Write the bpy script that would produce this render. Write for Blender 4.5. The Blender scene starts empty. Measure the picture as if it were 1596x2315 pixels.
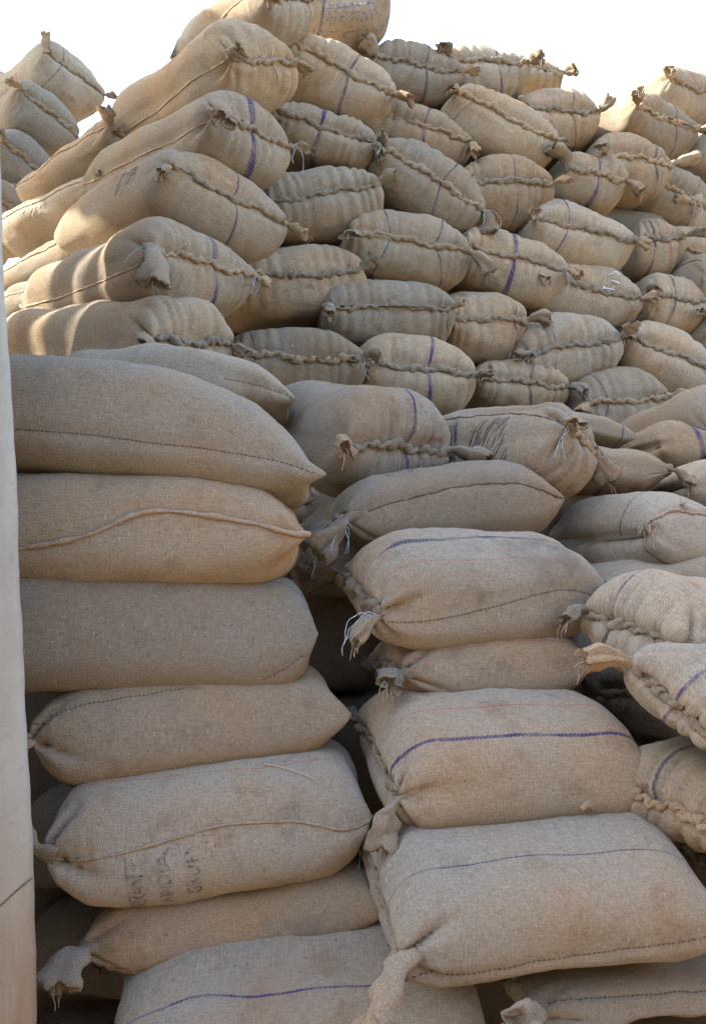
import bpy, math, random
import numpy as np
from mathutils import Vector

# ------------------------------------------------------------------ camera, sky, sun, exposure
scene = bpy.context.scene
EYE = np.array([0.0, 0.0, 1.5])
PITCH = math.radians(6.0)
FPX = 2000.0                       # focal length in units of a 1596 x 2315 picture
PW, PH = 1596.0, 2315.0
cam_data = bpy.data.cameras.new("camera")
cam = bpy.data.objects.new("camera", cam_data)
scene.collection.objects.link(cam)
cam.location = EYE
cam.rotation_euler = (math.pi / 2 + PITCH, 0, 0)
cam_data.sensor_fit = 'VERTICAL'
cam_data.sensor_height = 36.0
cam_data.lens = 36.0 * FPX / PH
cam_data.clip_start = 0.05
cam_data.clip_end = 3000
scene.camera = cam
scene.render.resolution_x, scene.render.resolution_y = 705, 1024

SUN_TO = np.array([-0.80, 0.05, 0.64]); SUN_TO /= np.linalg.norm(SUN_TO)
sun_el = math.asin(SUN_TO[2]); sun_az = math.atan2(SUN_TO[0], SUN_TO[1])
world = bpy.data.worlds.new("World"); scene.world = world; world.use_nodes = True
wt = world.node_tree; wt.nodes.clear()
sky = wt.nodes.new("ShaderNodeTexSky"); sky.sky_type = 'NISHITA'
sky.sun_disc = False; sky.sun_elevation = sun_el; sky.sun_rotation = sun_az
sky.air_density = 1.0; sky.dust_density = 3.0; sky.ozone_density = 0.6; sky.altitude = 200
bgn = wt.nodes.new("ShaderNodeBackground"); bgn.inputs[1].default_value = 0.15
wo = wt.nodes.new("ShaderNodeOutputWorld")
wt.links.new(sky.outputs[0], bgn.inputs[0]); wt.links.new(bgn.outputs[0], wo.inputs[0])
sl = bpy.data.lights.new("sun", 'SUN'); sl.energy = 5.0; sl.angle = math.radians(0.5); sl.color = (1.0, 0.95, 0.86)
so = bpy.data.objects.new("sun", sl); scene.collection.objects.link(so)
so.rotation_euler = Vector(SUN_TO).to_track_quat('Z', 'Y').to_euler()
so.location = (-6, 0, 9)
scene.view_settings.view_transform = 'Standard'; scene.view_settings.look = 'None'
scene.view_settings.gamma = 1.0; scene.view_settings.use_curve_mapping = False
scene.view_settings.exposure = 2.98
scene.cycles.max_bounces = 6; scene.cycles.diffuse_bounces = 3
scene.cycles.use_denoising = True; scene.cycles.use_light_tree = False
world.cycles.sampling_method = 'MANUAL'; world.cycles.sample_map_resolution = 256

rng = random.Random(7)
coll = scene.collection
CP, SP = math.cos(PITCH), math.sin(PITCH)

def project(P):
    """world points (n,3) -> picture coordinates (n,2) and depth"""
    Q = np.asarray(P) - EYE
    d = Q[..., 1] * CP + Q[..., 2] * SP
    u = -Q[..., 1] * SP + Q[..., 2] * CP
    return np.stack([PW / 2 + FPX * Q[..., 0] / d, PH / 2 - FPX * u / d], -1), d

def ray(px, py):
    x = (px - PW / 2) / FPX; u = -(py - PH / 2) / FPX
    return np.array([x, CP - u * SP, SP + u * CP])

def at_y(px, py, y):
    r = ray(px, py); return EYE + r * (y / r[1])

def face_y(p):                                   # plan line of the upper stack's front face
    return 3.95 + 0.35 * (p[0] + 0.3) + 0.12 * (p[2] - 2.4)

# ------------------------------------------------------------------ materials
def new_mat(name):
    m = bpy.data.materials.new(name); m.use_nodes = True
    nt = m.node_tree; b = nt.nodes["Principled BSDF"]
    return m, nt, b

def N(nt, t, **kw):
    n = nt.nodes.new(t)
    for k, v in kw.items():
        if k == 'inp':
            for i, val in v.items(): n.inputs[i].default_value = val
        else: setattr(n, k, v)
    return n

def mth(nt, op, a, b=None, c=None, clamp=False):
    n = N(nt, "ShaderNodeMath", operation=op); n.use_clamp = clamp
    for i, v in enumerate((a, b, c)):
        if v is None: continue
        if isinstance(v, (int, float)): n.inputs[i].default_value = v
        else: nt.links.new(v, n.inputs[i])
    return n.outputs[0]

def mixc(nt, fac, a, b, mode='MIX'):
    n = N(nt, "ShaderNodeMix", data_type='RGBA', blend_type=mode)
    for sock, v in ((n.inputs[0], fac), (n.inputs[6], a), (n.inputs[7], b)):
        if isinstance(v, (int, float)): sock.default_value = v
        elif isinstance(v, tuple): sock.default_value = (*v, 1) if len(v) == 3 else v
        else: nt.links.new(v, sock)
    return n.outputs[2]

def ramp(nt, val, a, b):
    n = N(nt, "ShaderNodeMapRange", inp={1: a, 2: b, 3: 0.0, 4: 1.0}); n.interpolation_type = 'SMOOTHSTEP'
    nt.links.new(val, n.inputs[0]); return n.outputs[0]

def attr(nt, name):
    return N(nt, "ShaderNodeAttribute", attribute_name=name).outputs['Fac']

def noise(nt, vec, scale, detail=3, rough=.55):
    n = N(nt, "ShaderNodeTexNoise", inp={'Scale': scale, 'Detail': detail, 'Roughness': rough})
    nt.links.new(vec, n.inputs['Vector']); return n.outputs['Fac']

def jute_material(name, plain=False):
    m, nt, b = new_mat(name); L = nt.links.new
    tc = N(nt, "ShaderNodeTexCoord"); oi = N(nt, "ShaderNodeObjectInfo")
    off = N(nt, "ShaderNodeVectorMath", operation='SCALE'); off.inputs[3].default_value = 37.0
    cmb = N(nt, "ShaderNodeCombineXYZ")
    L(oi.outputs['Random'], cmb.inputs[0]); L(oi.outputs['Random'], cmb.inputs[1]); L(cmb.outputs[0], off.inputs[0])
    add = N(nt, "ShaderNodeVectorMath", operation='ADD'); L(tc.outputs['Object'], add.inputs[0]); L(off.outputs[0], add.inputs[1])
    P = add.outputs[0]
    big = noise(nt, P, 3.2, 2, .6); mid = noise(nt, P, 11, 3, .6); fine = noise(nt, P, 260, 1, .6)
    if plain: bw = oi.outputs['Random']
    else: bw = attr(nt, "brown")
    bw = mth(nt, 'ADD', mth(nt, 'MULTIPLY', bw, .75), mth(nt, 'MULTIPLY', mth(nt, 'SUBTRACT', ramp(nt, big, .34, .68), .35), .55), clamp=True)
    col = mixc(nt, bw, (0.257, 0.230, 0.188), (0.282, 0.208, 0.133))
    rnd = mixc(nt, oi.outputs['Random'], (0.76, 0.75, 0.735), (1.16, 1.15, 1.12))
    col = mixc(nt, 1.0, col, rnd, 'MULTIPLY')
    # dust, grime patches
    col = mixc(nt, mth(nt, 'MULTIPLY', ramp(nt, mid, .54, .72), .42), col, (0.165, 0.130, 0.098))
    col = mixc(nt, mth(nt, 'MULTIPLY', ramp(nt, mth(nt, 'MULTIPLY', big, mid), .30, .42), .30), col, (0.26, 0.160, 0.090))
    height = fine
    if not plain:
        uv = N(nt, "ShaderNodeUVMap", uv_map="cloth").outputs[0]
        def stretched(sx, sy, scale, detail=1):
            mp = N(nt, "ShaderNodeMapping"); mp.inputs['Scale'].default_value = (sx, sy, 1)
            L(uv, mp.inputs['Vector']); 
            a2 = N(nt, "ShaderNodeVectorMath", operation='ADD'); L(mp.outputs[0], a2.inputs[0]); L(off.outputs[0], a2.inputs[1])
            return noise(nt, a2.outputs[0], scale, detail, .6)
        warp = stretched(40, 230, 1.0); weft = stretched(230, 40, 1.0)
        yarn = mth(nt, 'MULTIPLY', mth(nt, 'ADD', warp, weft), .5)
        # twill rib, warped a little so that it never runs dead straight
        sp = N(nt, "ShaderNodeSeparateXYZ"); L(uv, sp.inputs[0])
        wob = mth(nt, 'MULTIPLY', mid, 9.0)
        tw = mth(nt, 'SINE', mth(nt, 'ADD', mth(nt, 'MULTIPLY_ADD', sp.outputs[0], 1050.0, mth(nt, 'MULTIPLY', sp.outputs[1], 760.0)), wob))
        cloth = mth(nt, 'ADD', mth(nt, 'MULTIPLY', tw, .045), mth(nt, 'ADD', mth(nt, 'MULTIPLY', yarn, 1.0), mth(nt, 'MULTIPLY', fine, .55)))
        height = cloth
        tone = ramp(nt, cloth, .42, 1.15)
        col = mixc(nt, 1.0, col, mixc(nt, tone, (0.72, 0.70, 0.665), (1.22, 1.215, 1.20)), 'MULTIPLY')
        # dark flecks of bark fibre and pale slubs
        fl = stretched(110, 260, 1.0, 0)
        col = mixc(nt, mth(nt, 'MULTIPLY', ramp(nt, fl, .74, .80), .55), col, (0.075, 0.055, 0.045))
        fl2 = stretched(260, 110, 1.0, 0)
        col = mixc(nt, mth(nt, 'MULTIPLY', ramp(nt, fl2, .72, .80), .5), col, (0.46, 0.39, 0.28))
        # stains carried by the sack
        stn = mth(nt, 'MULTIPLY', attr(nt, "stain"), ramp(nt, mid, .25, .65))
        col = mixc(nt, mth(nt, 'MULTIPLY', stn, .75, clamp=True), col, (0.085, 0.070, 0.065))
        rst = mth(nt, 'MULTIPLY', attr(nt, "rust"), ramp(nt, fine, .40, .62))
        col = mixc(nt, mth(nt, 'MULTIPLY', rst, .7, clamp=True), col, (0.30, 0.17, 0.095))
        # woven marker stripes: attribute is the distance in half-widths
        dash = mth(nt, 'SINE', mth(nt, 'MULTIPLY_ADD', sp.outputs[0], 620.0, mth(nt, 'MULTIPLY', sp.outputs[1], 500.0)))
        worn = mth(nt, 'MULTIPLY_ADD', ramp(nt, mid, .40, .60), .45, .55)
        for nm, cc, k in (("stripe_violet", (0.040, 0.032, 0.105), .97), ("stripe_navy", (0.045, 0.046, 0.075), .88), ("stripe_red", (0.33, 0.075, 0.075), .75)):
            d = mth(nt, 'ABSOLUTE', attr(nt, nm))
            d = mth(nt, 'ADD', d, mth(nt, 'MULTIPLY', mth(nt, 'SUBTRACT', fine, .5), .9))
            inside = mth(nt, 'SUBTRACT', 1.0, ramp(nt, d, .75, 1.15))
            br = mth(nt, 'MULTIPLY_ADD', ramp(nt, dash, -.6, .5), .28, .72)
            col = mixc(nt, mth(nt, 'MULTIPLY', mth(nt, 'MULTIPLY', inside, worn), mth(nt, 'MULTIPLY', br, k)), col, cc)
    else:
        col = mixc(nt, 1.0, col, mixc(nt, ramp(nt, fine, .3, .7), (0.72, 0.70, 0.67), (1.12, 1.1, 1.07)), 'MULTIPLY')
    nt.nodes.remove(b); b = N(nt, "ShaderNodeBsdfDiffuse", inp={'Roughness': .6})
    L(b.outputs[0], nt.nodes["Material Output"].inputs[0])
    L(col, b.inputs['Color'])
    bp = N(nt, "ShaderNodeBump", inp={'Strength': .7, 'Distance': .0030}); L(height, bp.inputs['Height'])
    L(bp.outputs[0], b.inputs['Normal'])
    return m

def simple_material(name, c0, c1, scale, rough=.8, bump=0.0):
    m, nt, b = new_mat(name)
    tc = N(nt, "ShaderNodeTexCoord"); f = noise(nt, tc.outputs['Object'], scale, 4, .6)
    nt.links.new(mixc(nt, ramp(nt, f, .3, .7), c0, c1), b.inputs['Base Color'])
    b.inputs['Roughness'].default_value = rough; b.inputs['Specular IOR Level'].default_value = .25
    if bump:
        bp = N(nt, "ShaderNodeBump", inp={'Strength': .6, 'Distance': bump}); nt.links.new(f, bp.inputs['Height'])
        nt.links.new(bp.outputs[0], b.inputs['Normal'])
    return m

JUTE = jute_material("jute_cloth")
ROPE = jute_material("jute_rope", plain=True)
HEM = simple_material("jute_hem", (0.22, 0.16, 0.105), (0.33, 0.25, 0.17), 180, .95, .001)
STITCH = simple_material("dark_stitch_thread", (0.075, 0.052, 0.038), (0.17, 0.12, 0.085), 90, .95)
STRING = simple_material("pale_blue_twine", (0.17, 0.23, 0.28), (0.32, 0.37, 0.41), 60, .6)
TEAL = simple_material("teal_twine", (0.10, 0.36, 0.36), (0.18, 0.48, 0.46), 60, .45)
DARKINK = simple_material("dark_stamp_ink", (0.035, 0.037, 0.048), (0.12, 0.10, 0.085), 60, .95)
INK = simple_material("print_ink", (0.055, 0.060, 0.080), (0.30, 0.24, 0.18), 75, .95)
STRAW = simple_material("straw", (0.40, 0.30, 0.16), (0.52, 0.42, 0.27), 70, .7)

WHITE = simple_material("white_plastic", (0.5, 0.52, 0.54), (0.62, 0.63, 0.64), 50, .4)

def link_mesh(name, verts, faces, mat, parent=None, smooth=True):
    me = bpy.data.meshes.new(name)
    me.from_pydata([tuple(v) for v in verts], [], faces)
    if smooth: me.polygons.foreach_set("use_smooth", [True] * len(me.polygons))
    me.materials.append(mat); me.update()
    o = bpy.data.objects.new(name, me); coll.objects.link(o)
    if parent is not None: o.parent = parent
    return o

def tag(o, label, cat, group=None, kind=None):
    if label: o["label"] = label
    if cat: o["category"] = cat
    if group: o["group"] = group
    if kind: o["kind"] = kind

# ------------------------------------------------------------------ tubes
def tube_geo(path, rad, sides=8, flat=1.0, mod=None, cap=True, up=(0.13, 0.29, 0.95)):
    """path (n,3), rad scalar or (n,), mod(i, ang)->factor ; returns verts, faces"""
    P = np.asarray(path, float); n = len(P)
    R = np.full(n, rad) if np.isscalar(rad) else np.asarray(rad)
    T = np.gradient(P, axis=0); T /= np.linalg.norm(T, axis=1)[:, None] + 1e-9
    U = np.tile(np.asarray(up, float), (n, 1)); A = np.cross(T, U); A /= np.linalg.norm(A, axis=1)[:, None] + 1e-9
    B = np.cross(A, T)
    ang = np.arange(sides) / sides * 2 * math.pi
    ii = np.arange(n)[:, None]
    f = np.ones((n, sides)) if mod is None else mod(ii, ang[None, :])
    V = P[:, None] + (A[:, None] * np.cos(ang)[None, :, None] + B[:, None] * flat * np.sin(ang)[None, :, None]) * (R[:, None] * f)[..., None]
    V = V.reshape(-1, 3); F = []
    for i in range(n - 1):
        for j in range(sides):
            k = (j + 1) % sides
            F.append((i * sides + j, i * sides + k, (i + 1) * sides + k, (i + 1) * sides + j))
    if cap:
        F.append(tuple(range(sides - 1, -1, -1))); F.append(tuple((n - 1) * sides + j for j in range(sides)))
    return V, F

class Geo:
    def __init__(self): self.v = []; self.f = []; self.n = 0
    def add(self, V, F):
        self.v.append(np.asarray(V)); self.f += [tuple(i + self.n for i in q) for q in F]; self.n += len(V)
    def link(self, name, mat, parent, origin=(0, 0, 0), smooth=True):
        return link_mesh(name, np.concatenate(self.v) - np.asarray(origin), self.f, mat, parent, smooth)

def smooth_path(pts, n):
    """Catmull-Rom through pts"""
    P = np.asarray(pts, float)
    P = np.vstack([2 * P[0] - P[1], P, 2 * P[-1] - P[-2]]); m = len(P) - 3
    out = []
    for t in np.linspace(0, m - 1e-6, n):
        i = int(t); u = t - i; a, b, c, d = P[i:i + 4]
        out.append(.5 * (2 * b + (c - a) * u + (2 * a - 5 * b + 4 * c - d) * u * u + (3 * b - a - 3 * c + d) * u ** 3))
    return np.array(out)

def sines(P, k, seed, n=10):
    r = np.random.RandomState(seed); D = r.normal(size=(n, 3)); D /= np.linalg.norm(D, axis=1)[:, None]
    D *= k * r.uniform(.6, 1.5, (n, 1)); ph = r.uniform(0, 6.28, n)
    return np.sin(P @ D.T + ph).sum(-1) / math.sqrt(n)

# ------------------------------------------------------------------ the sack
def unit(v): v = np.asarray(v, float); return v / np.linalg.norm(v)

def base_grid(sp, fr):
    """Pillow of cloth: rings from the sewn mouth (x=0) to the bottom seam (x=L)."""
    L, W, T = fr['L'], fr['W'], fr['T']
    nu, nv = sp['res']
    Rm, Rb = min(sp['rm'], .45 * L), min(sp['rb'], .5 * L)
    nm = int(nu * .36); nb = int(nu * .34); nc = nu - nm - nb
    th = np.linspace(0.03, math.pi / 2, nm)
    xm = Rm * (1 - np.cos(th)); tm = np.sin(th) ** sp['pm']
    tb_ = np.linspace(math.pi / 2, 0.02, nb)
    xb = L - Rb * (1 - np.cos(tb_)); tb = np.sin(tb_) ** sp['pb']
    xc = np.linspace(Rm, L - Rb, nc + 2)[1:-1]; tc = np.ones(nc)
    xs = np.concatenate([xm, xc, xb]); ts = np.concatenate([tm, tc, tb])
    ks = np.array([0, nm - 1, nm + nc, nu - 1])
    wm = sp['wm'] + (1 - sp['wm']) * np.sin(th) ** .8; wb = sp['wb'] + (1 - sp['wb']) * np.sin(tb_) ** .8
    ws = np.concatenate([wm, np.ones(nc), wb])
    s = xs / L
    if sp.get('prof'):
        pr = np.array(sp['prof']); ts = ts * np.interp(s, pr[:, 0], pr[:, 1])
    phi = np.linspace(-math.pi, math.pi, nv, endpoint=False) + math.pi / nv * 0
    c = 1 - 2 * np.abs(phi) / math.pi
    e = 2.0 / (2.0 + (sp['sq'] - 2.0) * np.clip(ts, 0, 1))[:, None]
    cy, sz = np.cos(phi)[None], np.sin(phi)[None]
    Y = .5 * W * ws[:, None] * np.sign(cy) * np.abs(cy) ** e
    Z = .5 * T * ts[:, None] * np.sign(sz) * np.abs(sz) ** e
    X = np.repeat(xs[:, None], nv, 1)
    tt = np.abs(Z) / (.5 * T)
    # mouth seam pulled inwards between the puffed cloth, corners stick out
    X = X + sp['groove'] * np.exp(-(tt / .16) ** 2) * np.exp(-(X / .10) ** 2)
    ed = np.abs(cy) ** 8
    X = X - .030 * sp['ear'] * ed * np.exp(-(X / .06)) + .028 * sp['tip'] * ed * np.exp(-((L - X) / .06))
    return X, Y, Z, xs, ts, phi, c

def world_grid(sp, fr, detail=True):
    X, Y, Z, xs, ts, phi, c = base_grid(sp, fr)
    s = np.clip(X / fr['L'], 0, 1)
    lift = fr.get('bend', 0) * 4 * s * (1 - s) - sp.get('droop', 0) * np.clip(1 - s / .45, 0, 1) ** 2 - sp.get('tail', 0) * np.clip((s - .55) / .45, 0, 1) ** 2
    side = sp.get('swing', 0) * 4 * s * (1 - s)
    Y = Y * (1 - sp.get('belly', .07) * Z / (.5 * fr['T']))          # weight settles: fuller low down
    tw = math.radians(sp.get('twist', 0)) * (s - .5)
    Yr = Y * np.cos(tw) - Z * np.sin(tw); Zr = Y * np.sin(tw) + Z * np.cos(tw)
    G = (fr['M'][None, None] + X[..., None] * fr['a'] + (Yr + side)[..., None] * fr['ew'] + (Zr + lift)[..., None] * fr['ez'])
    if detail:
        nrm = grid_normals(G)
        sd = sp['seed']
        loc = np.stack([X, Y, Z], -1)
        d = .0125 * sp['lump'] * sines(loc, 9, sd) + .0050 * sp['lump'] * sines(loc, 24, sd + 1)
        wr = sines(loc * np.array([.35, 1, 1]), 46, sd + 3); d -= .0045 * sp['lump'] * np.clip(wr - .6, 0, 2)
        d += .0013 * sines(loc * np.array([2.2, 1, 1]), 60, sd + 2)
        fadeend = np.clip(ts / .35, 0, 1)[:, None]
        d = d * (.25 + .75 * fadeend)
        # pleats gathered by the mouth seam
        rs = np.random.RandomState(sd + 5)
        yc = Y / sp['pitch'] + .45 * np.sin(Y * 17 + rs.uniform(0, 6)) + .22 * np.sin(Y * 39 + rs.uniform(0, 6)) + rs.uniform(0, 3) + X * rs.uniform(-2, 2) * Y * 6
        wav = np.abs(np.sin(math.pi * (yc + .06 * np.sign(Z))))
        grv = (1 - wav) ** 1.5 * (.45 + .55 * np.abs(np.sin(Y * 41 + rs.uniform(0, 6) + np.sign(Z))))
        reach = .095 + .055 * np.sin(Y * 27 + rs.uniform(0, 6) + .8 * np.sign(Z))
        d -= 1.15 * sp['pleat'] * grv * np.exp(-(X / reach) ** 2) * np.clip(ts / .10, 0, 1)[:, None]
        d += sp['pleat'] * .35 * wav * np.exp(-((X - .03) / .06) ** 2)
        if sp.get('seam'):                       # cloth drawn in along the sewn seam
            keys = np.array(sp['seam'][1], float); pk = np.interp(X[:, 0] / fr['L'], keys[:, 0], keys[:, 1])[:, None]
            dp = np.angle(np.exp(1j * (phi[None] - pk))) * (fr['W'] * 1.25 / math.pi)
            on = ((X / fr['L'] >= keys[0, 0]) & (X / fr['L'] <= keys[-1, 0]))
            d -= on * (.0055 * np.exp(-(dp / .020) ** 2) - .0022 * np.sin(X * 150 + 9 * np.sin(X * 11)) * np.exp(-(dp / .05) ** 2))
        # creases that run to the tied corners
        hp = .5 * fr['W'] * 1.15
        for sg in (-1, 1):
            k = sp['crease'][0 if sg < 0 else 1]
            if not k: continue
            q = (1 - sg * c)[None] * hp
            rr = np.sqrt(q ** 2 + X ** 2) + 1e-4
            an = np.arctan2(q * np.sign(Z), X + .005)
            cr = (1 - np.abs(np.sin(an * 2.6 + rs.uniform(0, 3)))) ** 2.5
            d -= k * .025 * cr * np.exp(-((rr - .045) / .075) ** 2)
        G = G + nrm * d[..., None]
    return G, (X, Y, Z, xs, ts, phi, c)

def grid_normals(G):
    du = np.gradient(G, axis=0); dv = np.roll(G, -1, 1) - np.roll(G, 1, 1)
    n = np.cross(du, dv); n /= np.linalg.norm(n, axis=2)[..., None] + 1e-9
    cen = G.mean((0, 1)); mid = G[G.shape[0] // 2]
    if ((mid - mid.mean(0)) * n[G.shape[0] // 2]).sum() < 0: n = -n
    return n

def frame_from_axis(a, roll):
    a = unit(a); h = unit(np.cross(a, [0, 0, 1.0])); ez = unit(np.cross(h, a))
    r = math.radians(roll)
    return a, h * math.cos(r) - ez * math.sin(r), ez * math.cos(r) + h * math.sin(r)

DEF = dict(res=(50, 132), rm=.16, rb=.24, pm=.80, pb=.75, wm=.86, wb=.93, sq=2.7, groove=.022, ear=1., tip=1.,
           lump=1.35, pleat=.011, pitch=.066, crease=(.5, .5))

def fit_end(sp):
    """A sack seen on its end: box (cx, cy, w, h, rot) in the picture, lying with its axis at yaw/pitch into the stack."""
    cx, cy, w, h, rot = sp['box']; cy += .06 * h; h *= 1.19; w *= 1.07
    yaw, pit = math.radians(sp.get('yaw', -12)), math.radians(sp.get('pit', 4))
    a = np.array([math.sin(yaw) * math.cos(pit), math.cos(yaw) * math.cos(pit), math.sin(pit)])
    if 'y' in sp: p = at_y(cx, cy, sp['y'])
    else:
        p = at_y(cx, cy, 4.2)
        for _ in range(12): p = at_y(cx, cy, face_y(p) + sp.get('off', 0))
    y0 = p[1]
    L = sp.get('L', .86); W, T, roll = .52, .26, rot
    M = p.copy()
    q = dict(sp); q['res'] = (26, 28)
    for _ in range(14):
        a_, ew, ez = frame_from_axis(a, roll)
        fr = dict(M=M, a=a_, ew=ew, ez=ez, L=L, W=W, T=T, bend=sp.get('bend', 0))
        G, (X, *_r) = world_grid(q, fr, False)
        pts = G[X[:, 0] < sp.get('seen', .30)].reshape(-1, 3)
        uv, d = project(pts)
        e0, _ = project(np.array([M + a_ * .08 - ew * .2, M + a_ * .08 + ew * .2]))
        angn = math.degrees(math.atan2(e0[1, 1] - e0[0, 1], e0[1, 0] - e0[0, 0]))
        roll += (rot - angn) * .8
        r = math.radians(rot); ex = np.array([math.cos(r), math.sin(r)]); ey = np.array([-math.sin(r), math.cos(r)])
        pu, pv = (uv - [cx, cy]) @ ex, (uv - [cx, cy]) @ ey
        W *= 1 + .7 * (w / (pu.max() - pu.min()) - 1); T *= 1 + .7 * (h / (pv.max() - pv.min()) - 1)
        W = min(max(W, .30), .68); T = min(max(T, .15), .37)
        ou, ov = (pu.max() + pu.min()) / 2, (pv.max() + pv.min()) / 2
        sh = ex * ou + ey * ov; dep = d.mean()
        M = M + np.array([-sh[0], 0, 0]) * dep / FPX + np.array([0, -SP, CP]) * sh[1] * dep / FPX
        M[1] = y0
    a_, ew, ez = frame_from_axis(a, roll)
    return dict(M=M, a=a_, ew=ew, ez=ez, L=L, W=W, T=T, bend=sp.get('bend', 0))

def fit_side(sp):
    """A sack seen along its side: two axis ends and a height in the picture, and the distance of its front at each end."""
    (x0, y0), (x1, y1) = sp['ends']; h = sp['h'] * 1.05; Y0, Y1 = sp['Y']
    W = sp.get('W', .50); T = .26
    mouth_right = sp.get('mouth', 'l') == 'r'
    A = np.array([x0, y0], float); B = np.array([x1, y1], float)
    dr = (B - A) / np.linalg.norm(B - A); nr = np.array([-dr[1], dr[0]])
    mid = (A + B) / 2 + nr * sp.get('sag', 0)
    tA, tB = A.copy(), B.copy(); off = 0.0
    q = dict(sp); q['res'] = (30, 30)
    for it in range(14):
        PA = at_y(*(tA + nr * off), Y0 + W / 2); PB = at_y(*(tB + nr * off), Y1 + W / 2)
        L = np.linalg.norm(PB - PA); bend = -sp.get('sag', 0) * (PA[1] + PB[1]) / 2 / FPX
        M, E = (PB, PA) if mouth_right else (PA, PB)
        a_, ew, ez = frame_from_axis(E - M, sp.get('roll', 0) * (-1 if mouth_right else 1))
        fr = dict(M=M, a=a_, ew=ew, ez=ez, L=L, W=W, T=T, bend=bend)
        G, (X, *_r) = world_grid(q, fr, False)
        uv, d = project(G.reshape(-1, 3))
        t = (uv - A) @ dr; Ln = np.linalg.norm(B - A)
        tA -= dr * np.clip(t.min(), -.1 * Ln, .1 * Ln) * .6; tB -= dr * np.clip(t.max() - Ln, -.1 * Ln, .1 * Ln) * .6
        if (tB - tA) @ dr < .45 * Ln: tB = tA + dr * .45 * Ln; print('short', sp['key'])
        uvg, _ = project(G); tg = (uvg - A) @ dr; sel = (tg > .35 * Ln) & (tg < .65 * Ln)
        v = (uvg[sel] - mid) @ nr
        T *= 1 + .7 * (h / (v.max() - v.min()) - 1); T = min(max(T, sp.get('tmin', .13)), .38)
        off -= .7 * (v.max() + v.min()) / 2
    return fr

SACKS = []
def sack(key, label, **kw):
    kw = {**kw, **OVR.get(key, {})}; sp = dict(DEF); sp.update(kw); sp['key'] = key; sp['label'] = label
    sp['seed'] = (sum(ord(ch) * (i + 3) for i, ch in enumerate(key)) * 131) % 100000
    if 'ends' in sp:
        for k, v in dict(res=(64, 112), rm=.13, rb=.12, pb=.60, tip=.6, lump=1.0, sq=3.1).items(): kw.get(k) is None and sp.__setitem__(k, v)
        fr = fit_side(sp)
    elif 'box' in sp: fr = fit_end(sp)
    else: fr = sp['frame']
    sp['fr'] = fr
    G, aux = world_grid(sp, fr); nrm = grid_normals(G)
    sp['G'], sp['aux'], sp['nrm'] = G, aux, nrm
    SACKS.append(sp); return sp

def surf(sp, x, phi, lift=0.0):
    """point on the finished cloth at distance x from the mouth and angle phi round it"""
    G, nr = sp['G'], sp['nrm']; xs = sp['aux'][3]; nu, nv = G.shape[:2]
    i = np.interp(x, xs, np.arange(nu)); j = ((phi + math.pi) / (2 * math.pi) * nv) % nv
    i0 = min(int(i), nu - 2); fi = i - i0; j0 = int(j) % nv; j1 = (j0 + 1) % nv; fj = j - int(j)
    g = lambda A: (A[i0, j0] * (1 - fj) + A[i0, j1] * fj) * (1 - fi) + (A[i0 + 1, j0] * (1 - fj) + A[i0 + 1, j1] * fj) * fi
    return g(G) + g(nr) * lift

def strand(geo, p0, d0, length, rad, seed, sides=4, curl=.35, drop=.6, n=9):
    r = np.random.RandomState(seed); p = np.array(p0, float); d = unit(d0); pts = [p.copy()]
    for i in range(n):
        d = unit(d + r.normal(size=3) * curl * .5 + np.array([0, 0, -drop * .35])); p = p + d * length / n; pts.append(p.copy())
    V, F = tube_geo(smooth_path(pts, n * 2), rad, sides); geo.add(V, F)

def ear_geo(geo, p0, d0, length, r0, seed, drop=.5, flare=1.0):
    """bunched, tied corner of cloth: a narrow neck that opens into a crumpled hollow tuft"""
    r = np.random.RandomState(seed); d = unit(d0); p = np.array(p0, float) - d * .018; pts = [p.copy()]
    n = 9
    for i in range(n):
        d = unit(d + np.array([0, 0, -drop * .16]) + r.normal(size=3) * .13); p = p + d * (length + .018) / n; pts.append(p.copy())
    path = smooth_path(pts, 16); t = np.linspace(0, 1, 16)
    rad = r0 * (1.05 - .5 * np.exp(-((t - .22) / .10) ** 2) + flare * .55 * np.clip((t - .3) / .4, 0, 1)) * (1 + .10 * np.sin(t * 14 + r.uniform(0, 6)))
    ph = r.uniform(0, 6.28, 4); am = r.uniform(.16, .36, 4)
    def mod(i, ang):
        tt = i / 15.0
        return 1 + am[0] * np.sin(2 * ang + ph[0]) + am[1] * np.sin(3 * ang + ph[1] + 2.5 * tt) * tt + am[2] * .8 * np.sin(5 * ang + ph[2] - 2 * tt) * tt + am[3] * .5 * np.sin(9 * ang + ph[3]) * .7
    V, F = tube_geo(path, rad, 18, .62, mod, cap=False)
    # ragged rim turned in
    rim = V[-18:]; cen = rim.mean(0); tdir = unit(path[-1] - path[-3])
    rag = np.array([r.uniform(-.008, .012) for _ in range(18)])[:, None] * tdir
    V[-18:] = rim + rag
    i1 = cen + (rim - cen) * .82 + rag - tdir * .006; i2 = cen + (rim - cen) * .45 - tdir * .03
    b = len(V); V = np.vstack([V, i1, i2]); o = b - 18
    for k0, k1 in ((o, b), (b, b + 18)):
        for j in range(18): k = (j + 1) % 18; F.append((k0 + j, k0 + k, k1 + k, k1 + j))
    F.append(tuple(b + 18 + j for j in range(18)))
    geo.add(V, F); return path[-1], unit(path[-1] - path[-4]), path[4]

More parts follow.
